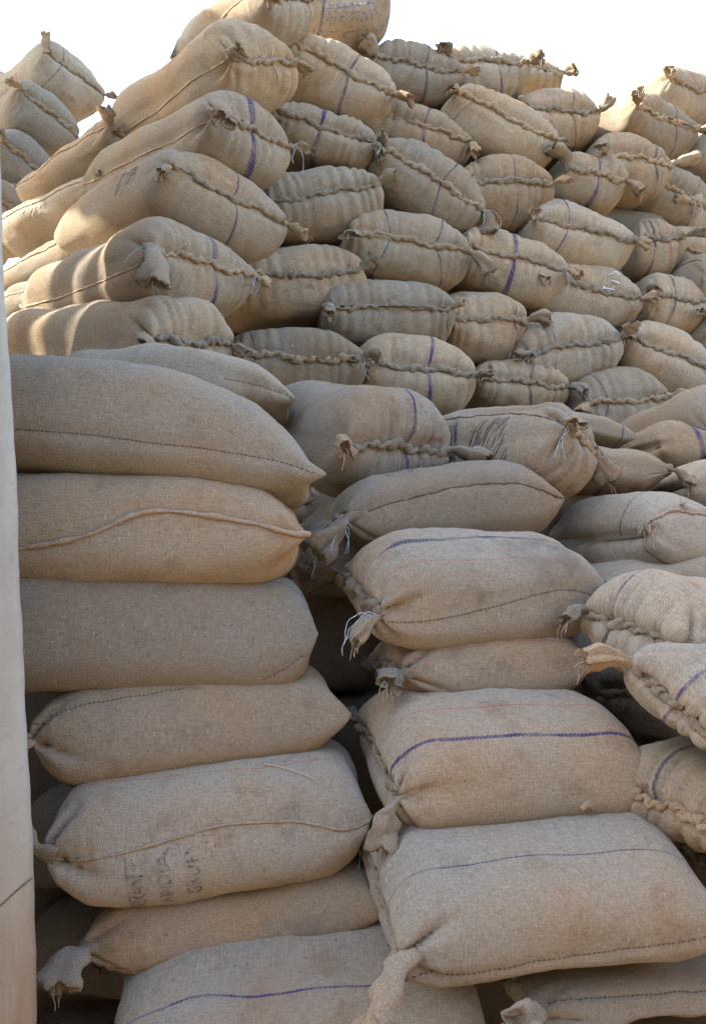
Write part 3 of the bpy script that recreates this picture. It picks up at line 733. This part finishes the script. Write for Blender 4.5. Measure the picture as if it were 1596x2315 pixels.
# --- lower left pile, seen along the side
FR = 0.25
S = [
 ("l0", GL, "smooth sack lying behind the topmost big sack on the left", dict(ends=((110, 905), (668, 900)), h=185, Y=(2.72, 2.85), sag=-28, tail=.05, prof=[(0, 1), (.55, 1), (.85, .75), (1, .6)], ears=(0, 0), chain=0, pleat=0, seam=('stitch', [(.72, -.05), (.99, .0)]))),
 ("l1", GL, "topmost big smooth sack of the left pile with a drooping right end", dict(rb=0.22, pb=0.7, tip=1.4, ends=((-190, 925), (735, 1082)), h=275, Y=(2.15, 2.22), sag=-42, tail=.03, prof=[(0, 1), (.62, 1.02), (.82, .86), (1, .55)], ears=(0, 0), chain=0, pleat=0, lump=.6,
    seam=('stitch', [(.18, -.28), (.6, -.26), (.85, -.12), (.985, 0)]))),
 ("l2", GL, "second sack of the left pile with a raised rope hem across it", dict(rb=0.15, tip=1.0, ends=((-170, 1200), (700, 1232)), h=228, Y=(2.16, 2.2), sag=-8, ears=(0, 0), chain=0, pleat=0, lump=.6, prof=[(0, 1), (.7, 1), (.9, .9), (1, .7)],
    seam=('hem', [(.05, -.45), (.35, -.18), (.62, .14), (.82, .08), (1., .0)]), hem_r=.0075, stain=[(.16, .95, .06), (.25, 1.1, .04)])),
 ("l2b", GL, "corner of a sack peeping out between first and second left sacks", dict(ends=((380, 1150), (722, 1120)), h=130, Y=(2.42, 2.40), W=.4, ears=(0, 0), chain=0, pleat=0, tip=1.5)),
 ("l3", GL, "thick plain sack, third of the left pile, square right end", dict(rb=0.11, pb=0.58, tip=0.5, ends=((-130, 1425), (722, 1430)), h=278, Y=(2.14, 2.26), sag=-6, ears=(0, 0), chain=0, pleat=0, lump=.6, stripes=[('v', .45, 7, 1)], seam=('stitch', [(.86, -.60), (.97, -.25)]))),
 ("l4", GL, "fourth sack of the left pile whose pointed corner juts right", dict(rb=0.1, pb=0.55, tip=1.0, ends=((66, 1655), (792, 1598)), h=250, Y=(2.16, 2.26), sag=4, ears=(0, E(size=.8)), pleat=.006, crease=(.2, 1.4), lump=.7, prof=[(0, .85), (.2, 1), (.75, 1), (1, .8)],
    seam=('stitch', [(.03, .35), (.5, .62)]))),
 ("l5", GL, "fifth sack of the left pile stamped INDIA, knotted at left", dict(rb=0.13, tip=0.4, ends=((98, 1895), (835, 1805)), h=325, Y=(2.10, 2.18), sag=4, ears=(0, E(size=1.9, drop=1.2, flare=.6, out=.6)), pleat=.004, crease=(.2, 1.8), lump=.7, stripes=[('r', .42, 5, 1)],
    seam=('fold', [(.02, -.05), (.25, -.02), (.55, .06), (.8, .02), (1., -.12)]),
    extra=[lettering("F INDIA", .272, -.40, .044, 'w', flip=-1), lettering("GRUP", .338, -.34, .048, 'w', flip=-1), lettering("सरकार", .205, -.44, .062, 'w', flip=-1)])),
 ("l6", GL, "shaded sack under the stamped one with its hem low", dict(ends=((178, 2090), (858, 1995)), h=240, Y=(2.22, 2.26), ears=(0, E(size=1.8, drop=.8)), pleat=.003, crease=(.2, .8),
    seam=('fold', [(.05, -.55), (1., -.50)]), stain=[(.52, -.75, .07), (.62, -.7, .06)], extra=[hatch_marks(.56, -.62, .14, .03, 16, 21)])),
 ("l7", GL, "lowest left sack with a long violet stripe and a reddish stain", dict(roll=10, tmin=.22, ends=((232, 2255), (1115, 2245)), h=420, Y=(1.95, 2.0), sag=-12, W=.55, ears=(0, E(size=2.4, drop=.6, up=.5)), pleat=.005, lump=.6, stripes=[('v', .40, 7, 1)], rust=[(.36, 1.25, .10)], rm=.22)),
 # dark sacks deep between the piles
 ("l8", GL, "dark sack deep behind the white post, upper", dict(ends=((20, 1880), (420, 1870)), h=230, Y=(2.75, 2.75), ears=(0, 0), chain=0, res=(40, 60))),
 ("l9", GL, "dark sack deep behind the white post, lower", dict(ends=((40, 2140), (440, 2120)), h=240, Y=(2.7, 2.7), ears=(0, 1), res=(40, 60))),
 ("l10", GL, "dark sack deep behind the white post at the bottom edge", dict(ends=((20, 2350), (440, 2340)), h=220, Y=(2.6, 2.6), ears=(0, 0), chain=0, res=(40, 60))),
 # --- step
 ("m7", GM, "shaded sack in the notch between the hemmed and wavy-striped sacks", dict(ends=((1130, 1205), (1520, 1210)), h=185, Y=(3.1, 3.1), ears=(0, 0), chain=0, pleat=0)),
 ("m8", GM, "shaded sack low behind the flat tied tail at right", dict(ends=((1460, 1112), (1780, 1118)), h=130, Y=(3.05, 3.05), ears=(0, 0), chain=0, pleat=0)),
 ("m3", GM, "sack with a violet band and a flat tied tail, right of the printed one", dict(ends=((1200, 1058), (1530, 1078)), h=118, Y=(3.02, 3.05), mouth='r', W=.42, prof=[(0, .55), (.3, .9), (1, 1)], ears=(E(size=1.0, drop=1.), E(size=.8)), chain=0, pleat=.004, stripes=[('v', .27, 14, 'ring')])),
 ("m4", GM, "orange-tan sack with a violet ink smear and pointed right corner", dict(ends=((1370, 1030), (1592, 1005)), h=122, Y=(3.25, 3.3), W=.42, ears=(0, 0), chain=0, pleat=0, tip=2., stripes=[('v', .16, 26, 'ring')])),
 ("m4b", GM, "pale sack with violet stripe wedged behind the banded sack", dict(ends=((1200, 965), (1440, 1015)), h=105, Y=(3.3, 3.3), W=.4, sag=-8, ears=(0, 0), chain=0, pleat=0, stripes=[('v', .29, 9, 'ring')])),
 ("m5", GM, "flat sack with a clear hem line under the two step sacks", dict(ends=((712, 1185), (1278, 1128)), h=190, Y=(2.50, 2.66), sag=-6, ears=(E(size=1.2), E(size=2.0, drop=1.4, string=3)), pleat=.006, tip=1.6, prof=[(0, .9), (.2, 1), (.8, 1), (1, .75)],
    seam=('fold', [(.1, .05), (.5, .30), (.85, .22), (1., 0.0)], 1), extra=[lettering("प", .17, 1.02, .07, 'x'), lettering("क", .24, 1.02, .07, 'x')])),
 ("m5b", GM, "dark sack in the gap under the flat hemmed sack", dict(ends=((660, 1262), (1000, 1268)), h=150, Y=(2.62, 2.62), ears=(0, E(size=1.4)), res=(40, 60))),
 ("m6", GM, "bulging sack with a wavy navy stripe and frayed seam", dict(ends=((1245, 1205), (1650, 1212)), h=175, Y=(2.62, 2.8), sag=-10, ears=(E(size=1.), E(size=1.8, drop=1.3, nfray=9)), pleat=.006, wob=.012, stripes=[('n', .66, 12, -1), ('n', .30, 7, 1)],
    seam=('hem', [(.05, .38), (.4, .34), (.75, .32), (1., -.05)]))),
 ("m6b", GM, "small gathered sack at the right edge above the wavy-striped one", dict(ends=((1535, 1150), (1760, 1165)), h=125, Y=(2.95, 2.95), ears=(0, E(size=1.1)), pleat=.01, seam=('fold', [(.02, -.1), (.6, -.2)]))),
 # --- lower right pile
 ("r0", GR, "thin strip of a sack squeezed above the gathered right sack", dict(ends=((1330, 1330), (1720, 1318)), h=100, Y=(2.7, 2.8), ears=(0, 0), chain=0, pleat=0)),
 ("r1", GR, "stained sack with knotted ear and dark blue stripe at its left", dict(roll=12, tmin=.22, rb=0.17, tip=0.6, ends=((772, 1352), (1392, 1318)), h=268, Y=(2.14, 2.45), sag=-4, ears=(E(size=1.9, drop=.6), E(size=2.0, drop=.9, string=3, slen=1.2, flare=.7)), pleat=.010, crease=(.3, 1.6), lump=.7, rm=.17,
    stripes=[('n', .05, 11), ('r', .48, 5, 1)], stain=[(.50, 1.0, .085), (.55, .7, .06), (.52, -.5, .05)], seam=('stitch', [(.05, -.12), (.45, -.02), (.8, .12), (.98, .02)]))),
 ("r3", GR, "recessed sack with a red stitched line under the stained sack", dict(ends=((822, 1512), (1328, 1492)), h=170, Y=(2.22, 2.42), ears=(0, E(size=1.9, drop=.9)), pleat=.004, crease=(.3, 1.2), stripes=[('r', .78, 5, 1)], rm=.17)),
 ("r4", GR, "big sack with a bold violet stripe along its front", dict(roll=22, tmin=.22, stripes=[('v', .22, 13, 1), ('r', -.12, 6, 1)], tip=0.2, ends=((818, 1728), (1462, 1688)), h=335, Y=(2.04, 2.34), sag=-6, W=.54, ears=(E(size=1.2), E(size=2.1, drop=1.8, len=1.25, flare=.7)), pleat=.005, lump=.6, crease=(.3, 1.3), rm=.17,
    )),
 ("r6", GR, "recessed sack with a violet stripe and an open ear hanging down", dict(ends=((1345, 1578), (1700, 1560)), h=185, Y=(2.24, 2.5), ears=(E(size=1.4, nfray=8), E(size=2.0, drop=1.5)), pleat=.01, stripes=[('v', .3, 10)])),
 ("r8", GR, "large pale sack in front with stitched lower seam", dict(roll=16, tmin=.22, tip=0.9, stripes=[('n', .0, 5, 1)], ends=((832, 2045), (1640, 2005)), h=372, Y=(1.86, 2.06), sag=-8, W=.54, ears=(E(size=2.3, drop=1.0, teal=1, string=2, flare=.5), E(size=2.9, drop=1.9, len=1.35, string=4, slen=.7, flare=.5)), pleat=.006, crease=(.3, 1.3), lump=.55, rm=.17, chain_r=.010,
    seam=('stitch', [(.05, -.42), (.35, -.34), (.7, -.18), (.98, -.12)]), rust=[(.14, 1.3, .06)])),
 ("r9", GR, "sack under the large pale one with a round knotted corner", dict(ends=((1078, 2228), (1840, 2205)), h=175, Y=(2.02, 2.12), ears=(0, E(size=1.9, drop=.6, out=.5, fwd=.5)), pleat=.003, crease=(.2, 1.), seam=('stitch', [(.02, .30), (.9, .34)]))),
 ("r10", GR, "twill sack at the bottom right corner of the picture", dict(ends=((1180, 2375), (1840, 2335)), h=200, Y=(2.0, 2.1), ears=(0, 0), chain=0, pleat=0)),
 ("r11", GR, "dark sack in the shadow right of the large pale sack", dict(ends=((1490, 1935), (1840, 1935)), h=170, Y=(2.45, 2.5), ears=(E(size=1.5), E(size=1.5)), res=(40, 60))),
 ("r12", GR, "dark sack deep in the gap beside the knotted ear", dict(ends=((560, 1440), (905, 1440)), h=260, Y=(2.78, 2.8), ears=(0, 0), chain=0, res=(40, 60))),
 ("r13", GR, "dark sack deep in the gap left of the violet-striped sack", dict(ends=((600, 1690), (960, 1680)), h=250, Y=(2.72, 2.75), ears=(0, 0), chain=0, res=(40, 60))),
 ("r14", GR, "dark sack deep behind the recessed red-stitched one", dict(ends=((1200, 1500), (1560, 1490)), h=240, Y=(2.8, 2.85), ears=(0, 0), chain=0, res=(40, 60))),
]
for key, grp, lab, kw in S: sack(key, lab, group=grp, **kw)
RE = dict(group=GR, L=.8, pit=0, res=(64, 112), rm=.13, pleat=.011, pitch=.06)
sack("r2", "gathered sack with a frayed rope seam right of the stained sack", box=(1500, 1405, 170, 195, 20), y=2.22, yaw=48, stripes=[('n', -.25, 9)], ears=(E(size=1.1), E(size=1.5, nfray=8)), crease=(.4, 1.4), chain_r=.012, **RE)
sack("r5", "pale sack on the right edge with violet stripe and knotted mouth", box=(1615, 1575, 215, 200, 44), y=2.0, yaw=50, stripes=[('v', -.05, 7)], ears=(E(size=1.5, out=.5, fwd=.7, drop=.8), E(size=2.0, drop=1.5, nfray=7)), crease=(.4, 1.), chain_r=.013, **RE)
sack("r7", "sack with navy and magenta stripes and loose rope seam, right edge", box=(1565, 1785, 230, 215, 26), y=2.1, yaw=44, stripes=[('n', -.1, 10), ('r', -.62, 5)], ears=(E(size=1.6, drop=1.4), E(size=1.2, nfray=6)), chain_r=.012, **RE)
sack("m2", "slanting sack with smeared black print and a tied right end", group=GM, box=(1232, 1000, 215, 190, 38), y=2.84, yaw=-54, pit=0, L=.82, rm=.12, seen=.22, res=(64, 112), chain_r=.012, pleat=.012, crease=(1.5, .4),
  ears=(E(size=1.2, string=2, slen=1.4, drop=.8), E(size=1.5, drop=1.)), seam=('fold', [(.06, 3.0), (.3, 2.55), (1., 2.6)], 1),
  extra=[hatch_marks(.42, 3.15, .035, .08, 34, 31, .1, DARKINK), hatch_marks(.28, 3.3, .13, .10, 60, 32, .9, DARKINK)])
sack("m1", "fat sack with thin violet stripe and folded lip on the step", group=GM, box=(818, 985, 350, 228, 4), y=2.74, yaw=-28, pit=14, L=.8, stripes=[('v', .18, 9)], ears=(E(size=1.3, drop=.8), E(size=2.0, up=.3, fwd=.4)), crease=(.4, 1.3), pleat=.012, res=(64, 112), chain_r=.014, seen=.5)

for s in SACKS: build_sack(s)

# ------------------------------------------------------------------ ground, post, added sun blocker
def sheet(name, z, size, mat):
    n = 40; xs = np.linspace(-1, 1, n); xs = np.sign(xs) * np.abs(xs) ** 2.2 * size
    V = [(x, y, z) for y in xs for x in xs]; F = [(j * n + i, j * n + i + 1, (j + 1) * n + i + 1, (j + 1) * n + i) for j in range(n - 1) for i in range(n - 1)]
    o = link_mesh(name, V, F, mat); o["kind"] = "structure"; return o
EARTH = simple_material("dry_earth", (0.115, 0.085, 0.055), (0.16, 0.12, 0.08), 2.5, .95, .01)
sheet("ground", 0.0, 1500, EARTH)

def post_material():
    m, nt, b = new_mat("whitewashed_concrete")
    tc = N(nt, "ShaderNodeTexCoord"); P = tc.outputs['Object']
    f = noise(nt, P, 7, 5, .6); g = noise(nt, P, 45, 5, .7)
    col = mixc(nt, ramp(nt, f, .3, .75), (0.32, 0.305, 0.26), (0.265, 0.25, 0.205))
    sp = N(nt, "ShaderNodeSeparateXYZ"); nt.links.new(P, sp.inputs[0])
    mp = N(nt, "ShaderNodeMapping"); mp.inputs['Scale'].default_value = (14, 14, 2.2); nt.links.new(P, mp.inputs['Vector'])
    st = noise(nt, mp.outputs[0], 1.0, 5, .65)
    low = mth(nt, 'SUBTRACT', 1.0, ramp(nt, mth(nt, 'ADD', sp.outputs[2], mth(nt, 'MULTIPLY', f, .35)), .85, 1.40))
    fac = mth(nt, 'MULTIPLY', mth(nt, 'MULTIPLY', low, ramp(nt, st, .28, .58)), .9)
    col = mixc(nt, fac, col, (0.215, 0.13, 0.065))
    col = mixc(nt, mth(nt, 'MULTIPLY', ramp(nt, st, .52, .72), .30), col, (0.17, 0.15, 0.12))
    col = mixc(nt, mth(nt, 'MULTIPLY', ramp(nt, g, .58, .70), .45), col, (0.14, 0.135, 0.125))
    nt.links.new(col, b.inputs['Base Color']); b.inputs['Roughness'].default_value = .9
    bp = N(nt, "ShaderNodeBump", inp={'Strength': .6, 'Distance': .0035}); nt.links.new(g, bp.inputs['Height']); nt.links.new(bp.outputs[0], b.inputs['Normal'])
    return m
POST = post_material()
# leaning post: right front edge follows picture points at 1.85 m
edge = [(-14, -200), (-6, 200), (0, 480), (6, 640), (14, 780), (24, 900), (34, 1100), (40, 1290), (46, 1420), (52, 1560), (60, 1700), (66, 1840), (73, 1960), (76, 2100), (79, 2330), (82, 2600)]
YP = 1.88
e3 = np.array([at_y(x, y, YP) for x, y in edge]); e3 = smooth_path(e3, 80)
e3[:, 0] += (.0010 * np.sin(e3[:, 2] * 19)) + .0008 * np.sin(e3[:, 2] * 57)
lowp = e3[-1].copy(); up = e3[0].copy()
e3 = np.vstack([e3, lowp + (lowp - e3[-6]) / (e3[-6][2] - lowp[2]) * lowp[2]]); e3[-1, 2] = -.05
V = []; prof = [(-.004, .012), (-.013, .002), (-.03, 0), (-.18, 0), (-.34, 0), (-.36, .02), (-.40, .34), (-.33, .35), (-.20, .33), (-.16, .30), (-.08, .16)]
for p in e3:
    for dx, dy in prof: V.append(p + np.array([dx + .004, dy, 0]))
k = len(prof); F = []
for i in range(len(e3) - 1):
    for j in range(k): j2 = (j + 1) % k; F.append((i * k + j, i * k + j2, (i + 1) * k + j2, (i + 1) * k + j))
F.append(tuple(range(k))); F.append(tuple((len(e3) - 1) * k + j for j in range(k - 1, -1, -1)))
post = bpy.data.objects.new("concrete_post", None); coll.objects.link(post); post.location = e3[-1]
tag(post, "whitewashed concrete post, stained brown low down, at the left edge", "post")
link_mesh("shaft", np.array(V) - e3[-1], F, POST, post)
g = Geo()
cr = smooth_path([at_y(-30, 2075, YP - .0006), at_y(10, 2040, YP - .0006), at_y(40, 2012, YP - .0006), at_y(74, 1985, YP - .0006)], 20)
Vc, Fc = tube_geo(cr, .0016, 4); g.add(Vc, Fc); g.link("crack", STITCH, post, e3[-1])

# corrugated sheet on posts, unseen at left, added to shade the stack's flank
TIN = simple_material("blocker_tin", (0.30, 0.31, 0.32), (0.42, 0.42, 0.41), 3, .5)
def sun_blocker():
    root = bpy.data.objects.new("sun_blocker", None); coll.objects.link(root); root.location = (-4.6, 5.0, 0)
    tag(root, "unseen tin sheet on posts, added left of the stacks to block sun", "sun_blocker")
    x0, x1, y0, y1, z = BLOCKER
    n = 60; V = []; xs = np.linspace(x0, x1, 8)
    for y in np.linspace(y0, y1, n * 2):
        for x in xs: V.append((x + 4.6, y - 5.0, z + .06 * (x - x0) * -1 + .018 * math.sin(y * 40)))
    F = [(i * 8 + j, i * 8 + j + 1, (i + 1) * 8 + j + 1, (i + 1) * 8 + j) for i in range(n * 2 - 1) for j in range(7)]
    link_mesh("blocker_sheet", V, F, TIN, root)
    for px_, py_ in ((x0 - .1, y0 + .2), (x1 + .1, y0 + .2), (x0 - .1, y1 - .2), (x1 + .1, y1 - .2)):
        Vp, Fp = tube_geo([(px_ + 4.6, py_ - 5., 0), (px_ + 4.6, py_ - 5., z * .5), (px_ + 4.6, py_ - 5., z - .02)], .05, 12); link_mesh("blocker_post", Vp, Fp, TIN, root)
BLOCKER = (-3.3, -5.5, 3.4, 9.0, 6.5)
sun_blocker()

# ------------------------------------------------------------------ inner mass of the stack (what the gaps look into)
def lumpy_block(name, label, pts8, seed):
    """closed lumpy block between four plan corners and two heights"""
    (corners, z0, z1) = pts8; n = 14
    V = []; F = []
    c = [np.array(p) for p in corners]
    ring = []
    for k in range(len(c)):
        for t in np.linspace(0, 1, n, endpoint=False): ring.append(c[k] * (1 - t) + c[(k + 1) % len(c)] * t)
    m = len(ring); zs = np.linspace(z0, z1, 16)
    for z in zs:
        for p in ring: V.append((p[0], p[1], z))
    V = np.array(V); cen = V.mean(0)
    d = sines(V, 11, seed); out = (V - cen) * [1, 1, 0]; out /= np.linalg.norm(out, axis=1)[:, None]
    V = V + out * (d * .04)[:, None]
    for i in range(len(zs) - 1):
        for j in range(m): k = (j + 1) % m; F.append((i * m + j, i * m + k, (i + 1) * m + k, (i + 1) * m + j))
    F.append(tuple(range(m - 1, -1, -1))); F.append(tuple((len(zs) - 1) * m + j for j in range(m)))
    o = link_mesh(name, V, F, ROPE); tag(o, label, "sacks", kind="stuff"); return o
lumpy_block("inner_sacks", "dark mass of sacks deep inside the upper stack", ([(-.95, 4.40), (.2, 4.55), (2.2, 5.3), (3.2, 5.6), (3.2, 6.6), (-1.5, 5.8)], 0.02, 3.85), 3)
lumpy_block("inner_sacks", "dark mass of sacks deep inside the lower piles", ([(-2.6, 3.15), (-.35, 3.2), (.4, 3.2), (1.0, 2.80), (3.0, 2.78), (3.0, 4.3), (-2.6, 4.2)], 0.02, 1.72), 5)

lumpy_block("sun_block", "unseen block added left of the white post to stop the sun", ([(-2.7, 1.3), (-1.35, 1.3), (-1.35, 2.85), (-1.9, 3.28), (-2.7, 3.32)], 0.02, 4.8), 8)  # unseen block, added so no sun reaches the lower sacks
lumpy_block("light_block", "unseen block added behind the camera to cut low sky light", ([(-9, -5), (9, -5), (9, -3.2), (-9, -3.2)], 0.02, 3.6), 12)  # unseen block, added to cut low-angle light on the sack fronts
lumpy_block("light_block", "unseen block added on the right to keep side light out", ([(2.9, .5), (5, .5), (5, 4.6), (2.9, 4.6)], 0.02, 2.6), 14)  # unseen block, added to keep light out of the right-hand gaps

# ------------------------------------------------------------------ loose grain, straws
def scatter_grain():
    r = np.random.RandomState(3); g = Geo()
    base = np.array([[1, 0, 0], [-1, 0, 0], [0, .36, 0], [0, -.36, 0], [0, 0, .3], [0, 0, -.3]])
    fc = [(0, 2, 4), (2, 1, 4), (1, 3, 4), (3, 0, 4), (2, 0, 5), (1, 2, 5), (3, 1, 5), (0, 3, 5)]
    for s in SACKS:
        G, nr = s['G'].reshape(-1, 3), s['nrm'].reshape(-1, 3)
        vis = ((EYE - G) * nr).sum(1) > 0
        upf = np.clip(nr[:, 2], 0, 1)
        w = vis * (upf ** 1.5 + .10); w /= w.sum()
        near = 'ends' in s or s['key'] == 'm1'
        for i in r.choice(len(G), 70 if near else 20, p=w):
            t = unit(np.cross(nr[i], r.normal(size=3))); b = np.cross(nr[i], t)
            sc = r.uniform(.0020, .0038) * (1.0 if near else 1.15)
            p = G[i] + nr[i] * .0012 + t * r.uniform(-.008, .008) + b * r.uniform(-.008, .008)
            V = p + sc * (base[:, :1] * t + base[:, 1:2] * b * 1.0 + base[:, 2:] * nr[i])
            g.add(V, fc)
    o = g.link("scattered_grain", STRAW, None, smooth=False)
    tag(o, "pale wheat grains and husks scattered over the sacks", "grain", kind="stuff")
scatter_grain()

def straw_on(key, label, pts, rad=.0016):
    s = byk[key]; P = smooth_path([surf(s, x, p, l) for x, p, l in pts], 14)
    V, F = tube_geo(P, np.linspace(rad, rad * .45, 14), 5); g = Geo(); g.add(V, F)
    o = g.link("straw", STRAW, None, smooth=True); tag(o, label, "straw")
byk = {s['key']: s for s in SACKS}
straw_on("l5", "long curved straw lying on the stamped left sack", [(.52, .95, .004), (.58, .75, .006), (.63, .52, .004), (.655, .35, .003)])
straw_on("m6", "straw leaning on the wavy-striped sack at right", [(.30, -.15, .004), (.33, -.42, .012), (.36, -.75, .03)])
straw_on("r4", "short pale straw near the lower left of the violet-striped sack", [(.05, -.85, .004), (.09, -.80, .008)])
